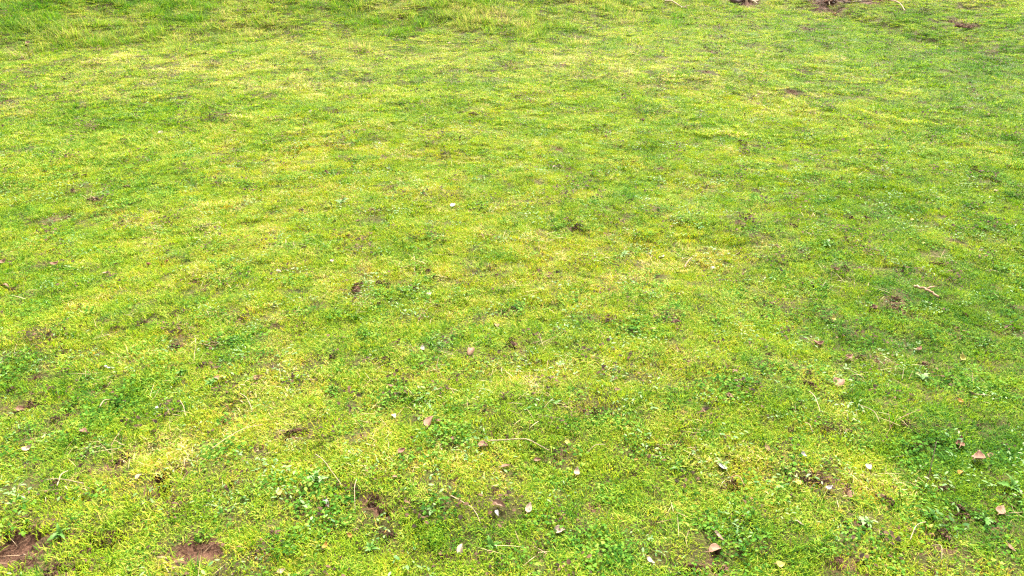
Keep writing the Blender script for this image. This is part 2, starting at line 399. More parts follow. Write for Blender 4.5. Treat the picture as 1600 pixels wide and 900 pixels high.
WEED = [(1450, 560, 190, 90, .7), (1320, 830, 280, 90, 1.1), (1510, 810, 110, 60, 1.2), (1140, 800, 140, 80, .4), (110, 620, 110, 55, .8), (500, 745, 90, 40, .8), (660, 305, 60, 22, .6), (1010, 310, 90, 30, .35),
        (860, 640, 90, 40, .4), (940, 770, 120, 60, .4), (340, 565, 50, 25, .6), (1330, 510, 120, 50, .35), (830, 480, 110, 40, .3), (1300, 350, 100, 25, .4), (1580, 260, 90, 40, .4), (1560, 70, 120, 30, .9), (1430, 45, 110, 20, .6),
        (1000, 480, 90, 50, .2), (420, 280, 120, 30, .15), (750, 660, 80, 30, .2), (60, 780, 80, 30, .3), (450, 850, 100, 40, .5), (1350, 235, 70, 15, .5), (1590, 130, 50, 25, .8)]
GREY = [(590, 320, 60, 20, .7), (1130, 720, 80, 40, .9), (950, 385, 120, 22, .5), (600, 500, 80, 40, .4), (330, 350, 60, 20, .5), (870, 265, 60, 15, .4), (1200, 640, 120, 40, .4), (1340, 790, 60, 25, .5), (80, 550, 70, 25, .3), (500, 700, 60, 30, .2), (1060, 440, 120, 40, .3)]

def common(x, y, grow=.02):
    d = (fbm(x, y, 1.3, 31, 4) - .5) * .26 + (fbm(x, y, .26, 33, 3) - .5) * .55 + (fbm(x, y, .07, 35, 2) - .5) * .40
    d = .565 + d + zone(DRY, x, y) * .88
    sm_, _ = soil_fields(x, y, grow)
    return d, sm_, edge_dist(x, y)
def fin(x, y, keep, tiles, smin, smax, dry, tilt=.12, smod=None):
    x, y, dry = x[keep], y[keep], dry[keep]
    n = len(x); z = h_full(x, y) - _z0
    e = .04
    gx = (h_base(x + e, y) - h_base(x - e, y)) / (2 * e); gy = (h_base(x, y + e) - h_base(x, y - e)) / (2 * e)
    s = rng.uniform(smin, smax, n)
    if smod is not None: s = s * smod[keep]
    # world tilt applied before yaw needs composing: use euler XYZ with yaw last -> express slope in tile frame is skipped, small
    return dict(x=x, y=y, z=z, rx=np.arctan(gy) * .0 + rng.normal(0, tilt, n), ry=rng.normal(0, tilt, n), rz=rng.uniform(0, 6.283, n), s=s,
                idx=rng.integers(0, tiles, n), dry=np.clip(dry + rng.normal(0, .06, n), 0, 1.2))

# --- short turf, near field: 5 cm tiles, further out: 11 cm tiles with stouter blades
near_t = [tile_obj("g", join([blades(72, .045, (.009, .026), (.0014, .0027), (.3, 1.4)), blades(7, .045, (.024, .044), (.0012, .0022), (.4, 1.25))]), M_grass) for _ in range(8)]
far_t = [tile_obj("g", blades(190, .10, (.012, .034), (.0022, .0042), (.25, 1.3), segs=2), M_grass) for _ in range(6)]
def turf_layer(name, tiles, dens, r0, r1, smin, smax, label, seed):
    x, y = cand(dens, r0, r1)
    d, sm_, e = common(x, y, .008 if r1 < 10 else .055)
    clump = fbm(x, y, .08, seed, 3)
    keep = (rng.uniform(0, 1, len(x)) > sm_ * 1.15) & (rng.uniform(0, 1, len(x)) < np.clip((clump - .27) * 4, .42 if r1 < 10 else .75, 1))
    smod = .70 + .6 * fbm(x, y, .16, seed + 5, 3)
    return scatter(name, tiles, fin(x, y, keep, len(tiles), smin, smax, d, .16, smod), label, "grass")
turf_layer("grass", near_t, 760, 1.0, 6.2, .75, 1.25, "short yellow green turf of the near half of the field", 51)
turf_layer("grass", far_t, 240, 5.9, 24, .8, 1.25, "short yellow green turf of the far half of the field", 52)

# --- little tussocks of longer greener blades standing out of the turf
tus_t = [tile_obj("k", blades(42, .020, (.030, .060), (.0014, .0028), (.15, 1.2)), M_grass) for _ in range(6)]
x, y = cand(70, 1.0, 13); d, sm_, e = common(x, y)
tn = fbm(x, y, .45, 121, 3)
keep = (rng.uniform(0, 1, len(x)) < np.clip((tn - .42) * 3, .05, .9)) & (rng.uniform(0, 1, len(x)) > sm_)
scatter("tussocks", tus_t, fin(x, y, keep, len(tus_t), .7, 1.35, d * .8 - .22, .2), "small tussocks of longer bright green blades in the turf", "grass")

# --- moss between the blades
moss_t = [tile_obj("m", blades(150, .05, (.006, .015), (.0014, .0026), (.1, 1.2), segs=2), M_moss) for _ in range(5)]
x, y = cand(380, 1.0, 7.5); d, sm_, e = common(x, y, 0)
mm = fbm(x, y, .35, 71, 4) + zone(DRY, x, y) * .5
keep = ((mm > .36) | (rng.uniform(0, 1, len(x)) < .5)) & (rng.uniform(0, 1, len(x)) > sm_ * 1.2) & (e < .3)
scatter("moss", moss_t, fin(x, y, keep, len(moss_t), .8, 1.5, d, .1), "yellow green moss filling the gaps of the turf", "moss")

# --- clover and small weeds
clo_t = [tile_obj("c", clover_tile(40, .06), M_clover) for _ in range(5)] + [tile_obj("c", leafy_tile(38, .05, (.006, .013), (.4, .65)), M_clover) for _ in range(3)]
x, y = cand(300, 1.0, 20); d, sm_, e = common(x, y)
wz = zone(WEED, x, y); rr = np.hypot(x, y)
wn = fbm(x, y, .16, 81, 4)
prob = np.clip(.20 + (wn - .53) * 1.9 + wz * .75 * np.clip((wn - .34) * 2.6, 0, 1.0), .02, .75) * np.clip(6 / rr, .30, 1)
keep = (rng.uniform(0, 1, len(x)) < prob) & (rng.uniform(0, 1, len(x)) > sm_ * .8)
scatter("clover", clo_t, fin(x, y, keep, len(clo_t), .75, 1.25, d, .15), "patches of dark green clover and small round leaved weeds in the turf", "clover")
gr_t = [tile_obj("w", leafy_tile(16, .06, (.008, .018), (.25, .5)), M_grey) for _ in range(4)]
x, y = cand(130, 1.0, 12); d, sm_, e = common(x, y)
prob = np.clip((fbm(x, y, .25, 85, 3) - .62) * 2.4 + zone(GREY, x, y) * np.clip((fbm(x, y, .12, 86, 2) - .35) * 3, 0, 1), 0, 1)
keep = (rng.uniform(0, 1, len(x)) < prob)
keep = keep | (rng.uniform(0, 1, len(x)) < .22)
scatter("low_weeds", gr_t, fin(x, y, keep, len(gr_t), .7, 1.2, d, .15), "pale grey green weed leaves lying low in the turf", "weeds")

# --- dead stems and crumbs
st_t = [tile_obj("s", blades(9, .08, (.03, .085), (.0008, .0018), (1.1, 1.5), segs=3, curl=.35, h0=.012), M_straw) for _ in range(5)]
x, y = cand(60, 1.0, 14); d, sm_, e = common(x, y)
keep = (rng.uniform(0, 1, len(x)) < .10 + sm_ * .15 + np.clip(zone(DRY, x, y), 0, .3))
scatter("dead_grass", st_t, fin(x, y, keep, len(st_t), .7, 1.3, d, .12), "thin pale dead grass stems strewn over the turf", "dead grass")

# --- crumbs of litter: brown scraps of leaf and worm casts
M_litter = foliage("litter_scraps", [(0.0, (.015, .010, .006)), (.5, (.050, .027, .016)), (.85, (.12, .068, .040)), (1.0, (.30, .23, .15))], k_d=0.0, transl=.05, rough=.8, spec=.1)
li_t = [tile_obj("t", leafy_tile(9, .03, (.004, .011), (.4, .9), (.008, .026)), M_litter) for _ in range(5)]
x, y = cand(190, 1.0, 18); d, sm_, e = common(x, y)
ln_ = fbm(x, y, .16, 111, 3)
keep = (rng.uniform(0, 1, len(x)) < np.clip((ln_ - .53) * 5, .05, .95) * np.clip(.6 + .12 * np.hypot(x, y), 0, 1.6) + sm_ * .8)
scatter("litter", li_t, fin(x, y, keep, len(li_t), .7, 1.7, d, .2, np.clip(.85 + np.hypot(x, y) * .09, 1, 1.9)), "crumbs of brown leaf and worm cast sprinkled through the turf", "litter")

# --- worm casts and crumbled earth sitting on every bare spot
M_cast = foliage("worm_cast_soil", [(0.0, (.012, .008, .005)), (.5, (.040, .022, .014)), (1.0, (.13, .075, .048))], k_d=0.0, transl=.01, rough=.95, spec=.05)
def lumps(n, rs=rng):
    P = []; B = np.array([(1, 0, 0), (0, 1, 0), (-1, 0, 0), (0, -1, 0), (0, 0, 1), (0, 0, -1), (.7, .7, .3), (-.7, .7, .2), (-.7, -.7, .3), (.7, -.7, .2)], float)
    T = []
    ring = [0, 6, 1, 7, 2, 8, 3, 9]
    for i in range(8): T += [(ring[i], ring[(i + 1) % 8], 4), (ring[(i + 1) % 8], ring[i], 5)]
    for _ in range(n):
        a = rs.uniform(0, 6.283); q = math.sqrt(rs.uniform()) * .9; r_ = rs.uniform(.10, .26)
        V = B * r_ * rs.uniform(.6, 1.25, (10, 1)) * np.array([1, .8, .75]); V = V + (q * math.cos(a), q * math.sin(a), .25 * (1 - q) + .12)
        P.append((V, np.zeros((0, 4), int), np.array(T), np.full(10, rs.uniform())))
    return join(P)
ca_t = [tile_obj("u", lumps(26), M_cast) for _ in range(6)]
cx, cy, cs_ = [], [], []
for (sx, sy, rx, ry, d_) in SP:
    if rx > .055 and sy < 6: continue
    for _ in range(2):
        cx.append(sx + rng.normal(0, rx * .5)); cy.append(sy + rng.normal(0, ry * .5)); cs_.append(np.clip(rx * rng.uniform(.4, .8), .007, .024))
x2, y2 = cand(11, 2.2, 17); k2 = fbm(x2, y2, .7, 131, 3) > .47
cx = np.concatenate([cx, x2[k2]]); cy = np.concatenate([cy, y2[k2]]); cs_ = np.concatenate([cs_, rng.uniform(.006, .018, k2.sum())])
pt = fin(cx, cy, np.ones(len(cx), bool), len(ca_t), 1, 1, np.full(len(cx), .5), .15)
pt["s"] = cs_; pt["z"] = pt["z"] + .008 + .0012 * np.hypot(cx, cy)
scatter("worm_casts", ca_t, pt, "dark brown crumbs of earth and worm casts dotted over the turf", "earth crumbs")

# --- taller rough grass along the far edge
lg_t = [tile_obj("l", blades(80, .10, (.08, .20), (.0025, .005), (.1, .8), segs=4), M_long) for _ in range(5)]
lg_t += [tile_obj("l", blades(110, .13, (.05, .12), (.002, .0045), (.2, 1.1), segs=3), M_long) for _ in range(4)]
x, y = cand(75, 7.5, 26); d, sm_, e = common(x, y)
left = 1 - sstep(2.5, 5.0, x)
dens = sstep(-.9, 1.0, e + (fbm(x, y, .5, 95, 3) - .5) * 3.0)
keep = (rng.uniform(0, 1, len(x)) < dens * (.35 + .65 * left)) & (rng.uniform(0, 1, len(x)) > sm_)
d2 = d + (fbm(x, y, .8, 97, 3) - .5) * .75 - .10
p = fin(x, y, keep, 5, .55, 1.15, d2, .18, (.45 + .55 * left) * (.55 + .9 * fbm(x, y, .6, 98, 3)))
p["idx"] = np.where(rng.uniform(0, 1, len(p["x"])) < .5, p["idx"], rng.integers(5, 9, len(p["x"])))
scatter("long_grass", lg_t, p, "taller tousled grass on the rising ground along the top of the photo", "long grass")

# ------------------------------------------------------------------ individual things
def plain(name, c0, c1, rough=.7, spec=.2, scale=60, bump=.3, bdist=.002, transl=0):
    m, nt, b = mat(name, rough, spec)
    oc = nt.nodes.new("ShaderNodeTexCoord").outputs["Object"]
    f = noise_n(nt, scale, 5, oc); r = ramp(nt, [(.3, c0), (.7, c1)]); nt.links.new(f, r.inputs[0])
    nt.links.new(r.outputs[0], b.inputs["Base Color"])
    bp = nt.nodes.new("ShaderNodeBump"); bp.inputs["Strength"].default_value = bump; bp.inputs["Distance"].default_value = bdist
    nt.links.new(f, bp.inputs["Height"]); nt.links.new(bp.outputs[0], b.inputs["Normal"])
    if transl:
        t = nt.nodes.new("ShaderNodeBsdfTranslucent"); nt.links.new(r.outputs[0], t.inputs[0])
        mx = nt.nodes.new("ShaderNodeMixShader"); mx.inputs[0].default_value = transl
        nt.links.new(b.outputs[0], mx.inputs[1]); nt.links.new(t.outputs[0], mx.inputs[2]); nt.links.new(mx.outputs[0], nt.nodes["Material Output"].inputs[0])
    return m
LC = dict(
    pink=plain("dead_leaf_pinkish", (.15, .078, .050), (.28, .165, .110), transl=.15),
    pale=plain("dead_leaf_pale", (.26, .18, .125), (.42, .32, .24), transl=.2),
    white=plain("dead_leaf_bleached", (.30, .25, .21), (.44, .40, .35), transl=.15),
    brown=plain("dead_leaf_brown", (.11, .05, .032), (.24, .13, .085), transl=.08),
    dark=plain("dead_leaf_dark", (.035, .02, .015), (.09, .05, .035)),
    grey=plain("dead_leaf_grey", (.18, .16, .15), (.40, .37, .36), transl=.1),
    orange=plain("dead_leaf_orange", (.26, .11, .025), (.40, .21, .05), transl=.2),
    yellow=plain("dead_leaf_yellow", (.30, .27, .05), (.44, .40, .11), transl=.25))
M_twig = plain("twig_bark", (.15, .085, .05), (.34, .22, .13), scale=90)
M_twig_pale = plain("twig_pale", (.20, .14, .085), (.38, .29, .19), scale=90)
M_twig_dark = plain("twig_dark", (.03, .02, .015), (.10, .06, .04), scale=90)
M_clod = plain("clod_soil", (.055, .030, .022), (.17, .095, .068), rough=.95, spec=.05, scale=70, bump=.8, bdist=.004)
M_stone = plain("stone_pale", (.34, .32, .28), (.55, .52, .46), scale=80)

def leaf_mesh(L, wr, curl, bend, seed):
    rs = np.random.default_rng(seed); nu, nv = 13, 8
    t = np.linspace(0, 1, nu); u = np.linspace(-1, 1, nv * 2 + 1)
    V = np.zeros((nu, len(u), 3))
    ph = rs.uniform(0, 6.28); amp = rs.uniform(.04, .12); asym = rs.uniform(-.12, .12)
    for i, ti in enumerate(t):
        wdt = wr * L * .5 * (math.sin(math.pi * min(1, ti ** .72)) ** .8) * (1 - .12 * ti) + .0004
        wdt *= 1 + .05 * math.sin(ti * 23 + ph)
        cz = L * bend * (ti - .5) ** 2 * 2
        roll = curl * (.6 + .8 * ti)
        for j, uj in enumerate(u):
            th = uj * roll
            wx = wdt * (math.sin(th) / max(abs(roll), .05) if abs(roll) > .05 else uj) * (1 + asym * (1 if uj > 0 else -1))
            wz = wdt * (1 - math.cos(th)) / max(abs(roll), .05) if abs(roll) > .05 else 0
            rip = L * amp * .25 * math.sin(ti * 9 + ph + uj * 2) * abs(uj)
            V[i, j] = (L * (ti - .5), wx, wz + cz + rip + abs(uj) * wdt * .12)
    V[:, :, 1] += (L * rs.uniform(-.1, .1)) * (t[:, None] - .5) ** 2 * 4
    nU = len(u); Vt = V.reshape(-1, 3); Vb = Vt - np.array([0, 0, .0005])
    i, j = np.meshgrid(np.arange(nu - 1), np.arange(nU - 1), indexing='ij'); a = (i * nU + j).ravel()
    Q = np.stack([a, a + nU, a + nU + 1, a + 1], 1)
    n = len(Vt)
    edge = list(range(nU)) + [k * nU + nU - 1 for k in range(1, nu)] + [(nu - 1) * nU + k for k in range(nU - 2, -1, -1)] + [k * nU for k in range(nu - 2, 0, -1)]
    S = [(edge[k], edge[(k + 1) % len(edge)], edge[(k + 1) % len(edge)] + n, edge[k] + n) for k in range(len(edge))]
    base = V[0, nv]; 
    return np.concatenate([Vt, Vb]), np.concatenate([Q, Q[:, ::-1] + n, np.array(S)]), base
def tube(pts, radii, m=7):
    P = np.array(pts, float); n = len(P); V = []; rs = np.random.default_rng(int(abs(P.sum()) * 1e5) % 99991)
    for i in range(n):
        d = P[min(i + 1, n - 1)] - P[max(i - 1, 0)]; d /= np.linalg.norm(d) + 1e-9
        a = np.cross(d, (0, 0, 1)); a = a if np.linalg.norm(a) > .05 else np.cross(d, (1, 0, 0)); a /= np.linalg.norm(a); b_ = np.cross(d, a)
        for k in range(m):
            th = 2 * math.pi * k / m; V.append(P[i] + (a * math.cos(th) + b_ * math.sin(th)) * radii[i] * (1 + rs.uniform(-.10, .10)))
    V.append(P[0]); V.append(P[-1]); Q = []; T = []
    for i in range(n - 1):
        for k in range(m):
            a0 = i * m + k; a1 = i * m + (k + 1) % m; Q.append((a0, a1, a1 + m, a0 + m))
    for k in range(m):
        T.append((n * m, (k + 1) % m, k)); T.append((n * m + 1, (n - 1) * m + k, (n - 1) * m + (k + 1) % m))
    return np.array(V), np.array(Q), np.array(T)
def slope_mat(x, y, yaw, tilt=(0, 0)):
    e = .03; gx = float((h_base([x + e], [y])[0] - h_base([x - e], [y])[0]) / (2 * e)); gy = float((h_base([x], [y + e])[0] - h_base([x], [y - e])[0]) / (2 * e))
    n = Vector((-gx, -gy, 1)).normalized(); q = Vector((0, 0, 1)).rotation_difference(n)
    return (q.to_matrix() @ Matrix.Rotation(yaw, 3, 'Z') @ Matrix.Rotation(tilt[0], 3, 'X') @ Matrix.Rotation(tilt[1], 3, 'Y')).to_euler()
def img_yaw(px, py, deg):                                   # an angle as seen in the photo -> heading on the ground
    d = R(deg); x0, y0 = flat(px, py); x1, y1 = flat(px + 12 * math.cos(d), py - 12 * math.sin(d)); return math.atan2(y1 - y0, x1 - x0), math.hypot(x1 - x0, y1 - y0) / 12
LEAVES = [  # px, py, length px, angle in photo, width/length, colour, curl, tilt, label
 (671, 663, 19, 50, .62, 'pink', .9, .5, "plump pinkish brown dead leaf standing folded, left of bottom centre"),
 (686, 660, 9, -20, .4, 'brown', .5, .2, "narrow brown leaf scrap touching the plump folded leaf"),
 (755, 699, 20, 5, .5, 'pink', .6, .2, "pinkish brown oval dead leaf at the left end of the curved pale stem"),
 (791, 733, 16, 20, .5, 'pink', 1.0, .3, "tan dead leaf just below right of the oval leaf with the stem"),
 (781, 792, 23, -20, .38, 'pink', 1.0, .3, "long pinkish leaf pointing right, beside a smaller upright leaf, bottom centre"),
 (777, 805, 10, -60, .4, 'grey', .7, .3, "grey crumpled leaf scrap under the long pinkish leaf at bottom centre"),
 (826, 798, 14, 70, .5, 'pale', .7, .5, "small pale pinkish leaf upright, right of the long pinkish leaf"),
 (875, 832, 19, 15, .6, 'pale', .9, .4, "broad tan dead leaf curled at the rim, below bottom centre"),
 (719, 862, 17, 75, .45, 'pale', .7, .5, "tan pointed leaf upright in bright green grass near the bottom edge"),
 (1015, 882, 15, -30, .6, 'white', .7, .5, "almost white dead leaf near the bottom edge, right of centre"),
 (1122, 843, 20, -40, .32, 'pale', 1.1, .3, "pale crescent shaped leaf above the broad fan shaped leaf"),
 (1119, 861, 24, 15, .55, 'pink', .8, .4, "broad fan shaped pinkish brown leaf below the crescent leaf"),
 (1128, 734, 15, -25, .4, 'grey', .5, .2, "grey dead leaf in a patch of silvery weeds"),
 (840, 723, 12, 10, .7, 'brown', 1.0, .3, "round reddish brown leaf below the right end of the curved pale stem"),
 (901, 742, 11, 80, .5, 'pale', .6, .5, "small tan leaf upright, right of the reddish brown leaf"),
 (629, 709, 13, 30, .75, 'brown', 1.1, .3, "rounded brown dead leaf cupped in yellow green turf"),
 (709, 690, 9, -10, .7, 'brown', 1.0, .3, "small dark brown leaf between the plump folded leaf and the oval leaf"),
 (617, 748, 8, 0, .6, 'pink', .6, .2, "tiny pinkish leaf scrap below the cupped brown leaf"),
 (511, 789, 15, -48, .3, 'grey', .7, .2, "grey sliver shaped leaf leaning over dark clover"),
 (438, 773, 12, 50, .5, 'yellow', .3, .5, "yellow green fallen leaf on the left side of the clover patch"),
 (509, 857, 12, 60, .5, 'orange', .6, .4, "tan orange leaf near the bottom edge, left of centre"),
 (440, 897, 14, 30, .5, 'pale', .6, .3, "tan leaf cut by the bottom edge of the photo"),
 (548, 841, 9, -45, .5, 'orange', .4, .3, "small orange leaf beside the dark hollow near the bottom"),
 (690, 869, 10, -20, .6, 'brown', .8, .2, "flat brown leaf left of the tan pointed leaf in bright grass"),
 (405, 595, 15, 20, .65, 'brown', 1.0, .4, "glossy brown pink leaf alone on yellow turf, left of centre"),
 (340, 594, 10, -30, .5, 'pink', .6, .3, "pinkish leaf under a dark weed patch on the left"),
 (736, 551, 14, 82, .5, 'pink', .8, .5, "brown leaf standing on edge, just below the centre of the photo"),
 (776, 512, 11, -65, .5, 'pink', .7, .4, "tan leaf tilted among dark green weeds near the centre"),
 (616, 653, 9, -50, .45, 'white', .4, .3, "white petal like scrap left of the plump folded leaf"),
 (660, 549, 8, -65, .45, 'white', .4, .4, "small white leaf scrap left of the leaf standing on edge"),
 (659, 571, 8, 10, .5, 'brown', .6, .2, "small reddish leaf scrap below the white scrap near the centre"),
 (613, 607, 12, 0, .4, 'brown', .6, .2, "flat reddish brown leaf right of the two bare soil spots"),
 (671, 462, 9, 10, .6, 'white', .4, .2, "whitish scrap in pale weeds above the photo centre line"),
 (557, 454, 15, -15, .6, 'brown', 1.3, .3, "crumpled brown dead leaf left of the photo centre"),
 (708, 323, 10, 40, .75, 'white', .5, .6, "bright white leaf upright in the upper middle of the field"),
 (594, 225, 7, 30, .6, 'white', .4, .4, "white speck of leaf in the far middle, left of centre"),
 (571, 141, 6, 20, .6, 'white', .4, .4, "small white fleck far off, above left of centre"),
 (702, 69, 8, 10, .6, 'white', .4, .3, "pale scrap lying at the foot of the rough grass"),
 (436, 428, 9, -35, .5, 'pale', .5, .3, "tan leaf on the left of a grey green weed patch"),
 (519, 410, 7, 30, .6, 'pale', .4, .3, "pale round scrap beside a grey green weed"),
 (560, 347, 9, 0, .5, 'brown', .6, .2, "brown leaf below the rough dark soil lump, upper middle"),
 (1034, 405, 9, 30, .7, 'white', .5, .4, "lilac white leaf in pale weeds right of the photo centre"),
 (866, 262, 10, 25, .4, 'pale', .4, .3, "pale sliver right of centre in the upper field"),
 (1113, 421, 8, 40, .5, 'white', .4, .4, "whitish leaf near the reddish twig, right of centre"),
 (1328, 287, 8, 10, .6, 'pink', .5, .4, "pinkish tan leaf far right of centre in green turf"),
 (1305, 424, 10, 5, .7, 'brown', .8, .3, "reddish brown leaf in green turf on the right side"),
 (1443, 382, 8, 10, .7, 'yellow', .4, .3, "pale yellow leaf in green turf, right side"),
 (1425, 345, 8, 10, .6, 'yellow', .4, .3, "pale cream leaf above the pale yellow leaf on the right"),
 (1556, 300, 8, 10, .6, 'pale', .4, .3, "cream coloured leaf near the right edge, upper part"),
 (1545, 180, 8, 10, .6, 'pink', .4, .3, "salmon coloured leaf near the right edge, far off"),
 (1304, 25, 8, 30, .8, 'orange', .5, .5, "orange leaf below the brush pile at the top"),
 (1243, 138, 6, 0, .6, 'brown', .5, .3, "small red brown leaf on the far right field"),
 (44, 70, 9, 80, .6, 'pink', .5, .6, "pale pinkish leaf in the rough grass at top left"),
 (37, 91, 8, 0, .6, 'dark', .6, .3, "dark leaf below the pinkish leaf at top left"),
 (251, 209, 9, 60, .6, 'pale', .5, .5, "pale tan leaf in the upper left field"),
 (368, 207, 9, 10, .6, 'pink', .5, .3, "pinkish leaf right of the pale tan leaf, upper left field"),
 (485, 176, 7, 60, .6, 'white', .4, .4, "whitish leaf beside a dark crumb, upper left of centre"),
 (6, 413, 12, 20, .6, 'pink', .7, .4, "pinkish leaf touching the left edge of the photo"),
 (86, 416, 12, 15, .5, 'brown', .7, .3, "brown leaf near the left edge, beside the pinkish leaf there"),
 (167, 430, 11, 20, .6, 'pink', .7, .4, "pink tan leaf left of the long red brown soil streak"),
 (12, 460, 12, 0, .6, 'pink', .6, .3, "tan leaf lying in the dark nook at the left edge"),
 (35, 644, 13, 10, .6, 'brown', .8, .3, "brown leaf in dark weeds near the left edge"),
 (45, 705, 15, 20, .45, 'pale', .5, .3, "cream slender leaf near the left edge, lower part"),
 (132, 678, 13, -20, .6, 'brown', .8, .3, "brown tan leaf above a small soil spot, lower left"),
 (218, 748, 12, 40, .8, 'pale', .9, .5, "crinkled cream leaf left of the dark burrow"),
 (1100, 645, 9, 0, .6, 'pink', .5, .3, "pale pink leaf in yellowish turf right of centre"),
 (1140, 622, 11, -15, .6, 'pink', .5, .3, "salmon pink leaf above the upright grey weeds, right of centre"),
 (965, 612, 10, 0, .4, 'pink', .5, .2, "thin pinkish leaf below the photo centre, to the right"),
 (1149, 583, 9, 10, .5, 'pink', .5, .3, "light pink leaf above the salmon pink one"),
 (1022, 517, 11, 30, .4, 'yellow', .4, .3, "pale yellow sliver beside the mossy soil lumps"),
 (1278, 545, 16, 5, .7, 'pink', 1.0, .4, "rounded brown dead leaf casting shade, right of centre"),
 (1325, 563, 12, 30, .6, 'pink', .8, .5, "tan leaf beside a brown soil crumb, right of the rounded leaf"),
 (1310, 601, 15, 60, .7, 'pink', .9, .6, "cupped tan leaf upright with shade under it, on the right"),
 (1435, 550, 11, 30, .5, 'brown', .7, .4, "small dark brown leaf in bright clover, right side"),
 (1503, 565, 10, -55, .5, 'yellow', .3, .4, "yellow leaf upright in the clover on the right"),
 (1395, 468, 10, -10, .6, 'brown', .7, .3, "brown leaf left of the rough brown stick"),
 (1301, 502, 8, 70, .6, 'yellow', .4, .5, "pale yellow scrap among weeds right of centre"),
 (1498, 699, 15, 85, .45, 'brown', .8, .4, "long brown dead leaf standing upright near the right edge"),
 (1527, 722, 17, 60, .6, 'pink', .8, .4, "jagged tan leaf right below the upright brown leaf"),
 (1548, 716, 15, 10, .5, 'brown', .9, .3, "flat purplish brown leaf beside the jagged tan leaf"),
 (1323, 680, 13, -60, .5, 'pink', .7, .4, "tan brown leaf leaning in the lower right clover"),
 (1255, 715, 10, -40, .6, 'grey', .5, .3, "lilac grey leaf scrap above the yellow flower"),
 (1356, 733, 9, 40, .7, 'white', .4, .5, "white leaf fragment in the yellow moss, lower right"),
 (1294, 767, 12, 20, .5, 'grey', .5, .3, "pale grey leaf right of the yellow flower"),
 (1249, 822, 15, -35, .35, 'pale', .8, .3, "slender pale leaf lying across the bright clover"),
 (1500, 741, 9, 20, .8, 'orange', .7, .4, "round orange leaf below the upright brown leaf"),
 (1330, 776, 11, 50, .6, 'brown', .7, .4, "brown leaf half sunk in the lower right weeds"),
 (1452, 826, 10, 30, .4, 'yellow', .3, .3, "lemon yellow sliver of leaf in dark weeds at lower right"),
 (1562, 803, 15, 65, .5, 'pink', .6, .5, "tan leaf upright beside the dark tuft near the right edge"),
 (1578, 861, 16, -40, .4, 'pink', .6, .3, "long tan leaf in the bottom right corner"),
 (1219, 887, 13, 0, .7, 'yellow', .3, .3, "light yellow leaf at the bottom edge, right part"),
 (1083, 686, 9, 60, .7, 'pink', .5, .4, "small rose coloured leaf above the silvery weeds"),
 (992, 721, 9, 0, .5, 'orange', .5, .3, "tiny reddish leaf in green grass above bottom centre"),
 (1198, 705, 10, -60, .5, 'pink', .5, .4, "pinkish leaf right of the silvery weeds"),
 (887, 695, 10, -50, .5, 'yellow', .3, .4, "yellowish leaf above the small tan upright leaf"),
 (1500, 630, 9, -20, .6, 'orange', .4, .3, "orange yellow leaf under the bright clover on the right"),
]
for k, (px, py, lp, ang_, wr, ck, curl, tilt, lab) in enumerate(LEAVES):
    x, y, z = place(px, py); yaw, mpp = img_yaw(px, py, ang_)
    steep = abs(math.sin(R(ang_)))
    mp = res(px, py) * (1 - steep) + min(mpp, res(px, py) * 1.5) * steep
    ck = 'pale' if (ck == 'white' and py < 300) else ck; L = lp * mp * (.95 if py > 400 else .70)
    V, Q, base = leaf_mesh(L, min(.95, wr * 1.25), curl, random.uniform(-.5, .8), 100 + k)
    root = bpy.data.objects.new("dead_leaf", None); sc.collection.objects.link(root)
    root.location = (x, y, z + .007 + L * .14); root.empty_display_size = .02
    root.rotation_euler = slope_mat(x, y, yaw, (random.uniform(-.35, .35), -tilt * (1 if math.sin(yaw) > 0 else -1) * steep * .4 - random.uniform(-.1, .1)))
    root["label"] = lab; root["category"] = "dead leaf"; root["group"] = "dead leaves scattered on the turf"
    link("leaf_blade", new_mesh("leaf_blade", V, [Q], LC[ck]), root)
    b0 = np.array(base); sl = L * .32
    pts = [b0 + np.array([L * .1, 0, 0]), b0, b0 + np.array([-sl * .5, sl * .08, sl * .05]), b0 + np.array([-sl, sl * .2, sl * .12])]
    V, Q, T = tube(pts, [.0004 + L * .006, .0005 + L * .008, .0004 + L * .006, .0004 + L * .007], 6)
    link("leaf_stalk", new_mesh("leaf_stalk", V, [Q, T], M_twig), root)

def strand(name, path, r0, r1, m, label, cat, group=None, lift=.022, wob=.4, forks=()):
    """a stem or twig through photo points, lying on the turf"""
    P = []
    for (px, py, up) in path:
        x, y, z = place(px, py); P.append(np.array([x, y, z + lift + up]))
    # smooth
    Q = []
    for i in range(len(P) - 1):
        p0 = P[max(i - 1, 0)]; p1 = P[i]; p2 = P[i + 1]; p3 = P[min(i + 2, len(P) - 1)]
        for s in range(5):
            t = s / 5; Q.append(.5 * ((2 * p1) + (p2 - p0) * t + (2 * p0 - 5 * p1 + 4 * p2 - p3) * t * t + (-p0 + 3 * p1 - 3 * p2 + p3) * t ** 3))
    Q.append(P[-1]); n = len(Q)
    rad_ = [(r0 + (r1 - r0) * i / (n - 1)) * random.uniform(.88, 1.12) for i in range(n)]
    for i in range(1, n - 1): Q[i] = Q[i] + np.array([random.uniform(-1, 1), random.uniform(-1, 1), random.uniform(-.6, .6)]) * r0 * wob
    o0 = Q[0].copy(); V, F4, T = tube([q - o0 for q in Q], rad_)
    o = link(name, new_mesh(name, V, [F4, T], m)); o.location = o0
    o["label"] = label; o["category"] = cat
    if group: o["group"] = group
    for (fi, dx, dy, dz) in forks:
        b_ = Q[int(fi * (n - 1))] - o0; e_ = b_ + np.array([dx, dy, dz])
        V, F4, T = tube([b_, b_ * .5 + e_ * .5 + np.array([0, 0, .004]), e_], [r0 * .7, r0 * .55, r0 * .3], 6)
        link("side_shoot", new_mesh("side_shoot", V, [F4, T], m), o)
    return o
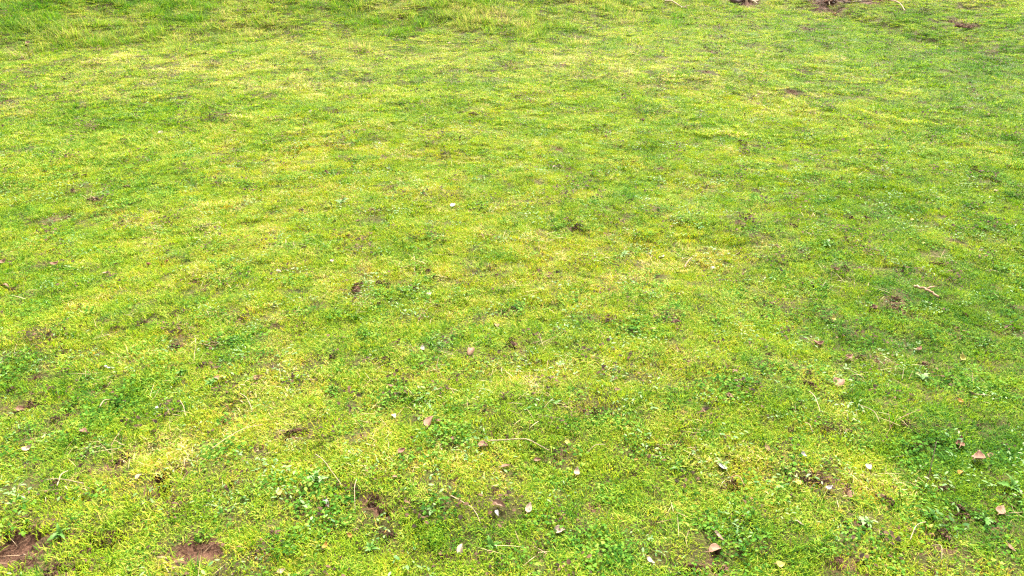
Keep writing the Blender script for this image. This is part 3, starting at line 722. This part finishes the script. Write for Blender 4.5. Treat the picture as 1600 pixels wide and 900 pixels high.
SG = "thin dry stems lying on the turf"
strand("dry_stem", [(762, 697, 0), (790, 699, .01), (822, 699, .012), (842, 706, .006), (858, 712, 0)], .0019, .0012, M_twig_pale, "pale curved dry stem running right from the oval leaf", "stem", SG)
strand("dry_stem", [(705, 787, .01), (722, 797, .012), (740, 808, .01), (751, 826, .0)], .0014, .0009, M_twig_pale, "thin curved straw stem left of the long pinkish leaf", "stem", SG)
strand("dry_stem", [(494, 718, 0), (507, 733, .015), (522, 752, .012), (536, 768, 0)], .0012, .0008, M_twig_pale, "pale thin stem above the dark clover patch", "stem", SG)
strand("dry_stem", [(558, 758, 0), (556, 780, .02), (556, 806, 0)], .001, .0007, M_twig_pale, "upright pale stem in the middle of the dark clover patch", "stem", SG)
strand("dry_stem", [(92, 768, 0), (100, 754, .01), (109, 744, .0)], .0018, .0012, M_twig_pale, "short thick pale stem crossing a flat one, lower left", "stem", SG)
strand("dry_stem", [(76, 758, 0), (100, 761, .01), (134, 764, .0)], .0014, .001, M_twig_pale, "flat long pale stem under the short thick one, lower left", "stem", SG)
strand("dry_stem", [(332, 710, 0), (356, 697, .01), (382, 683, .012), (412, 671, 0)], .0014, .0009, M_twig_pale, "long straight straw stem right of the burrow", "stem", SG)
strand("dry_stem", [(158, 644, 0), (166, 637, .01), (175, 632, 0)], .0018, .0012, M_twig_pale, "short stick below the dark weeds on the left", "stem", SG)
strand("dry_stem", [(284, 637, .01), (290, 648, .012), (292, 659, 0)], .0011, .0009, M_twig_pale, "short bent pale stem on yellow turf, left side", "stem", SG)
strand("dry_stem", [(376, 622, 0), (388, 634, .012), (396, 650, 0)], .0011, .0009, M_twig_pale, "fine pale stem below the glossy brown pink leaf", "stem", SG)
strand("dry_stem", [(1263, 619, 0), (1271, 634, .014), (1280, 652, 0)], .0014, .001, M_twig_pale, "pale stem pointing down from the soil crumb, right of centre", "stem", SG)
strand("dry_stem", [(1256, 668, 0), (1262, 675, .01), (1268, 684, 0)], .0016, .001, M_twig, "short brown stem in the weeds below the pale one", "stem", SG)
strand("dry_stem", [(1340, 640, 0), (1362, 655, .012), (1372, 668, 0)], .0012, .0008, M_twig_pale, "fine tan stem right of the cupped tan leaf", "stem", SG)
strand("dry_stem", [(1419, 853, .0), (1426, 838, .02), (1442, 829, .012)], .0012, .0008, M_twig_pale, "pale green bent stem in front of the dark tuft", "stem", SG)
strand("dry_stem", [(1452, 862, 0), (1464, 870, .02), (1468, 884, 0)], .0012, .0009, M_twig_pale, "arched straw stem under the dark tuft", "stem", SG)
strand("dry_stem", [(1448, 758, .0), (1450, 740, .05), (1452, 724, .09)], .0016, .0011, M_twig_dark, "dark thin stalk standing upright in yellow moss, lower right", "stalk", None, lift=.0, wob=.2)
strand("dry_stem", [(917, 715, 0), (930, 708, .012), (945, 703, 0)], .0011, .0008, M_twig_pale, "faint straw stem right of the curved pale stem", "stem", SG)
strand("dry_stem", [(1138, 755, 0), (1152, 757, .012), (1162, 768, 0)], .0013, .0009, M_twig, "brownish arched stem beside a soil patch, right of bottom centre", "stem", SG)
strand("stick", [(1427, 453, .0), (1440, 460, .01), (1452, 466, .012), (1464, 471, 0)], .007, .005, M_twig, "rough brown stick lying in green turf on the right", "stick", None, wob=.7, forks=[(.5, .05, .015, .01)])
strand("stick", [(231, 416, 0), (246, 413, .008), (263, 411, 0)], .006, .004, plain("stick_red", (.10, .03, .02), (.24, .09, .05)), "reddish brown bark strip in the left turf", "stick", None, lift=.016, wob=.8)
strand("stick", [(1069, 424, 0), (1074, 417, .01), (1080, 410, .005)], .0035, .0025, M_twig, "short reddish twig right of the photo centre", "stick", None)
strand("stick", [(1038, 6, 0), (1050, 9, .02), (1062, 15, .012), (1072, 16, 0)], .012, .009, M_twig_pale, "pale forked branch piece lying at the top, right of centre", "stick", None, lift=.04, forks=[(.75, -.02, -.13, .0), (.8, .13, .05, .02)])
# the stump hollow and debris at the top
BG = "twigs of the brush pile at the top"
strand("branch", [(1141, 3, .02), (1150, 2, .03), (1162, 3, .03), (1172, 5, .02)], .045, .035, M_twig_dark, "dark rotten log piece at the top edge", "log", None, lift=.03, wob=.2)
strand("branch", [(1172, 4, .02), (1180, 6, .05), (1190, 4, .03)], .018, .014, M_twig_pale, "pale knotted root end right of the dark log", "root", None, lift=.03, forks=[(.4, .01, -.16, -.03)])
strand("branch", [(1262, 3, .0), (1278, 4, .04), (1294, 10, .02), (1308, 13, .0)], .012, .006, M_twig, "brown twig crossing the left end of the brush pile", "twig", BG)
strand("branch", [(1286, 3, .02), (1291, 7, .03), (1297, 12, .0)], .012, .008, M_twig_pale, "thick pale twig sticking down from the brush pile", "twig", BG)
strand("branch", [(1318, 4, .01), (1338, 9, .04), (1360, 5, .01)], .010, .005, M_twig_dark, "dark twig in the middle of the brush pile", "twig", BG)
strand("branch", [(1368, 5, .02), (1388, 9, .06), (1404, 13, .05), (1414, 20, .0)], .010, .006, M_twig, "long orange tan twig arching down at the right of the brush pile", "twig", BG)
strand("branch", [(1325, 3, .02), (1352, 6, .05), (1384, 4, .0)], .011, .006, M_twig, "long brown twig along the top of the brush pile", "twig", BG)
strand("branch", [(1276, 6, .0), (1290, 4, .05), (1330, 7, .03), (1350, 5, .0)], .008, .004, M_twig_pale, "thin tan twig lying flat along the front of the brush pile", "twig", BG)

def clod(px, py, wp, label, seed, m=M_clod, n=16, name="earth_clod", cat="soil clod", group="crumbly soil clods thrown up in the turf"):
    x, y, z = place(px, py); rs = np.random.default_rng(seed); W_ = wp * res(px, py) * .5

    bm = bmesh.new()
    for i in range(n):
        r = W_ * rs.uniform(.16, .42); a = rs.uniform(0, 6.28); q = W_ * math.sqrt(rs.uniform()) * .85
        M = Matrix.Translation((q * math.cos(a), q * math.sin(a) * .75, r * .3 + .012 * (1 - q / W_))) @ Matrix.Rotation(rs.uniform(0, 3), 4, 'X') @ Matrix.Diagonal((1, rs.uniform(.6, 1), rs.uniform(.5, .8), 1))
        res_ = bmesh.ops.create_icosphere(bm, subdivisions=2, radius=r, matrix=M)
        for v in res_["verts"]:
            d = .72 + .56 * float(vnoise(v.co.x * 1 + i, v.co.y + v.co.z * 2.1, r * .55, seed)); c = M.translation; v.co = c + (v.co - c) * d
    me = bpy.data.meshes.new(name); bm.to_mesh(me); bm.free(); me.materials.append(m)
    o = link(name, me); o.location = (x, y, z + .006); o["label"] = label; o["category"] = cat
    if group: o["group"] = group
for i, (px, py, wp, lab) in enumerate([
    (556, 458, 12, "soil crumbs beside the crumpled brown leaf, left of the photo centre"), (803, 543, 15, "brown crumbly clod just below the photo centre"), (1056, 507, 16, "tall brown clod beside bright yellow moss, right of centre"),
    (950, 499, 12, "brown clod in yellow green moss right of the photo centre"), (916, 648, 20, "wide tan brown clod below the photo centre, to the right"), (842, 652, 16, "dark crumbly clod left of the wide tan brown one"),
    (583, 333, 13, "soft brown clod in the upper middle field"), (1364, 486, 14, "dark clod left of the rough brown stick"), (1345, 489, 8, "small clod left of the dark one near the stick"), (1055, 550, 12, "clod in dark moss below the tall brown clod"),
    (1477, 846, 12, "dark purple brown clod under the dark tuft, lower right"), (1375, 781, 16, "dark brown droppings in the lower right weeds"), (1212, 389, 12, "low brown clod left of the green weed patch on the right"), (1330, 343, 8, "grey brown clod in the upper right field"),
    (1444, 572, 11, "dark clod in the clover on the right"), (1270, 609, 13, "tan crumbs at the top of the pale stem, right of centre"), (274, 497, 9, "brown clod in the left turf, upper one of two"), (225, 506, 8, "reddish clod left of the upper brown one in the left turf"),
    (279, 545, 10, "reddish brown clod in yellow turf on the left"), (37, 648, 14, "brown clod beneath the leaf in dark weeds at the left edge"), (740, 181, 8, "brown mound in the far middle of the field"), (1160, 227, 9, "dark crumbs far right of the middle"),
    (1003, 195, 9, "dark crumbs in the far field, right of centre"), (357, 184, 8, "brown crumbs in the far left field"), (735, 332, 7, "tiny brown crumb right of the bright white leaf"), (1229, 352, 11, "black clod among weeds, right side of the middle field"),
    (477, 270, 6, "small brown heap in the upper left middle"), (510, 272, 10, "low reddish heap right of the small brown heap"), (199, 294, 8, "pinkish brown heap in the left field"), (147, 313, 11, "dark brown heap in the green streak on the left"),
    (1498, 42, 10, "reddish lump in the bare strip at top right"), (1512, 45, 12, "wide reddish lump at the right end of the bare strip at top right"), (112, 893, 22, "pale brown lump at the bottom edge, lower left"),
    (1130, 893, 16, "earth lump in the bare soil at the bottom edge"), (1090, 899, 16, "second earth lump left of the other in the bare soil at the bottom edge"), (1300, 4, 18, "dark earth heap under the brush pile")]):
    clod(px, py, wp, lab, 300 + i)
STG = None
for i, (px, py, wp, lab) in enumerate([(170, 577, 13, "long whitish pebble on yellow turf, left side"), (248, 641, 9, "small grey white pebble in the left turf"), (185, 571, 6, "tiny grey pebble right above the long whitish one")]):
    clod(px, py, wp, lab, 500 + i, M_stone, 3, "pebble", "pebble", "pale pebbles on the left")

# broad leaved weed rosettes
def lobed(L, W_, seed):
    rs = np.random.default_rng(seed); n = 9; V = []; Q = []
    for i in range(n):
        t = i / (n - 1); wv = W_ * .5 * (math.sin(math.pi * t ** .65) * .9 + .08) * (1 + .28 * (1 if i % 2 else -1) * (t < .95)) if i < n - 1 else .0006
        zz = L * (.30 * math.sin(t * 2.2) - .12 * t * t)
        for k in (-1, 0, 1): V.append((L * t, wv * k, zz + abs(k) * wv * .35 + .002))
    for i in range(n - 1):
        for k in range(2): a = i * 3 + k; Q.append((a, a + 3, a + 4, a + 1))
    return np.array(V), np.array(Q)
M_ros = plain("rosette_leaf_green", (.04, .12, .015), (.12, .24, .04), rough=.5, spec=.15, scale=30, transl=.2)
M_ros_g = plain("rosette_leaf_silvery", (.09, .19, .05), (.24, .33, .13), rough=.6, spec=.15, scale=30, transl=.2)
LM = [new_mesh("leaf", *(lambda v: (v[0], [v[1]]))(lobed(.05, .014, s)), M_ros) for s in range(3)]
LG = [new_mesh("leaf", *(lambda v: (v[0], [v[1]]))(lobed(.05, .015, s)), M_ros_g) for s in range(3)]
for i, (px, py, wp, grey, lab) in enumerate([
    (495, 752, 40, 1, "pale spiky weed rosette at the top of the dark clover patch"), (252, 738, 26, 1, "silvery weed rosette right above the dark burrow"), (1440, 596, 34, 1, "pale weed with long leaves in the clover on the right"),
    (1128, 728, 34, 1, "silvery weed rosette behind the grey leaf"), (1455, 810, 34, 0, "green leafy rosette left of the dark tuft"), (1535, 815, 44, 0, "spreading grassy rosette forming the dark tuft at lower right"),
    (1580, 762, 36, 0, "blue green rosette at the right edge"), (580, 860, 36, 0, "green rosette with pale leaf tips near the bottom edge"), (705, 640, 30, 0, "green rosette right above the plump folded leaf"), (1355, 820, 34, 1, "grey green rosette among bright clover at lower right"),
    (1290, 385, 30, 0, "green rosette on the right of the middle field"), (535, 318, 26, 1, "pale rosette left of the small open burrow, upper middle"), (1092, 356, 24, 0, "green rosette right of the photo's upper middle"), (285, 585, 30, 0, "green rosette left of the dark weeds, left side"),
    (95, 836, 36, 0, "bright green rosette beside the bare soil, bottom left"), (330, 600, 26, 0, "green rosette just left of the pinkish leaf on the left"), (660, 305, 24, 0, "grey and green rosette right of the small open burrow"), (975, 400, 24, 1, "silvery rosette near the lilac white leaf"),
    (1060, 735, 30, 0, "green rosette in the grass left of the silvery one"), (770, 855, 34, 0, "fresh green rosette right of the tan pointed leaf near the bottom")]):
    x, y, z = place(px, py); root = bpy.data.objects.new("weed_rosette", None); sc.collection.objects.link(root)
    root.location = (x, y, z + .004); root.rotation_euler = slope_mat(x, y, random.uniform(0, 6)); root.empty_display_size = .03
    sca = wp * res(px, py) * .5 / .05; n = random.randint(9, 14)
    for k in range(n):
        o = link("leaf", random.choice(LG if grey else LM), root)
        s_ = sca * random.uniform(.38, 1.0); o.scale = (s_, s_ * random.uniform(.9, 1.7), s_ * random.uniform(.5, 1.3))
        o.rotation_euler = (random.uniform(-.5, .5), random.uniform(-.5, .1), 6.283 * k / n + random.uniform(-.5, .5))
    root["label"] = lab; root["category"] = "weed"; root["group"] = "leafy weed rosettes in the turf"

# the one yellow flower
x, y, z = place(1245, 763); root = bpy.data.objects.new("yellow_flower", None); sc.collection.objects.link(root)
root.location = (x, y, z); root["label"] = "small bright yellow flower open in the lower right clover"; root["category"] = "flower"
V, Q, T = tube([(0, 0, 0), (.003, 0, .012), (.001, -.002, .026)], [.0009, .0008, .0007], 6); link("flower_stem", new_mesh("flower_stem", V, [Q, T], M_ros), root)
M_pet = plain("petal_yellow", (.62, .46, .01), (.72, .58, .02), rough=.5, transl=.25); M_cen = plain("flower_centre", (.5, .28, .01), (.6, .38, .02))
P = []
for k in range(9):
    a = k * 6.283 / 9; Vp, Qp = disc_leaf((.001 + .002 * math.cos(a), -.002 + .002 * math.sin(a), .027), (math.cos(a), math.sin(a), .25), (0, 0, 1), .009, .0055, .2); P.append((Vp, Qp, np.zeros((0, 3), int), np.zeros(len(Vp))))
V, Q, T, _ = join(P); link("petals", new_mesh("petals", V, [Q], M_pet), root)
V, Q, T = tube([(.001, -.002, .0262), (.001, -.002, .0280), (.001, -.002, .0290)], [.0022, .0025, .0012], 9); link("flower_centre", new_mesh("flower_centre", V, [Q, T], M_cen), root)

# dark heap of dead brush under the twigs
x, y, z = place(1312, 7); V, Q, T, r = leafy_tile(420, .62, (.03, .09), (.12, .5), (.0, .11))
V[:, 2] *= np.clip(1.2 - np.hypot(V[:, 0], V[:, 1]) / .62, .1, 1); V[:, 0] *= 1.15; V[:, 1] *= .8
o = link("brush_pile", new_mesh("brush_pile", V, [Q], M_litter, {"r": r * .75})); o.location = (x, y + .15, z + .01)
o["label"] = "low heap of dark dead leaves and bark at the top, right part"; o["category"] = "brush pile"
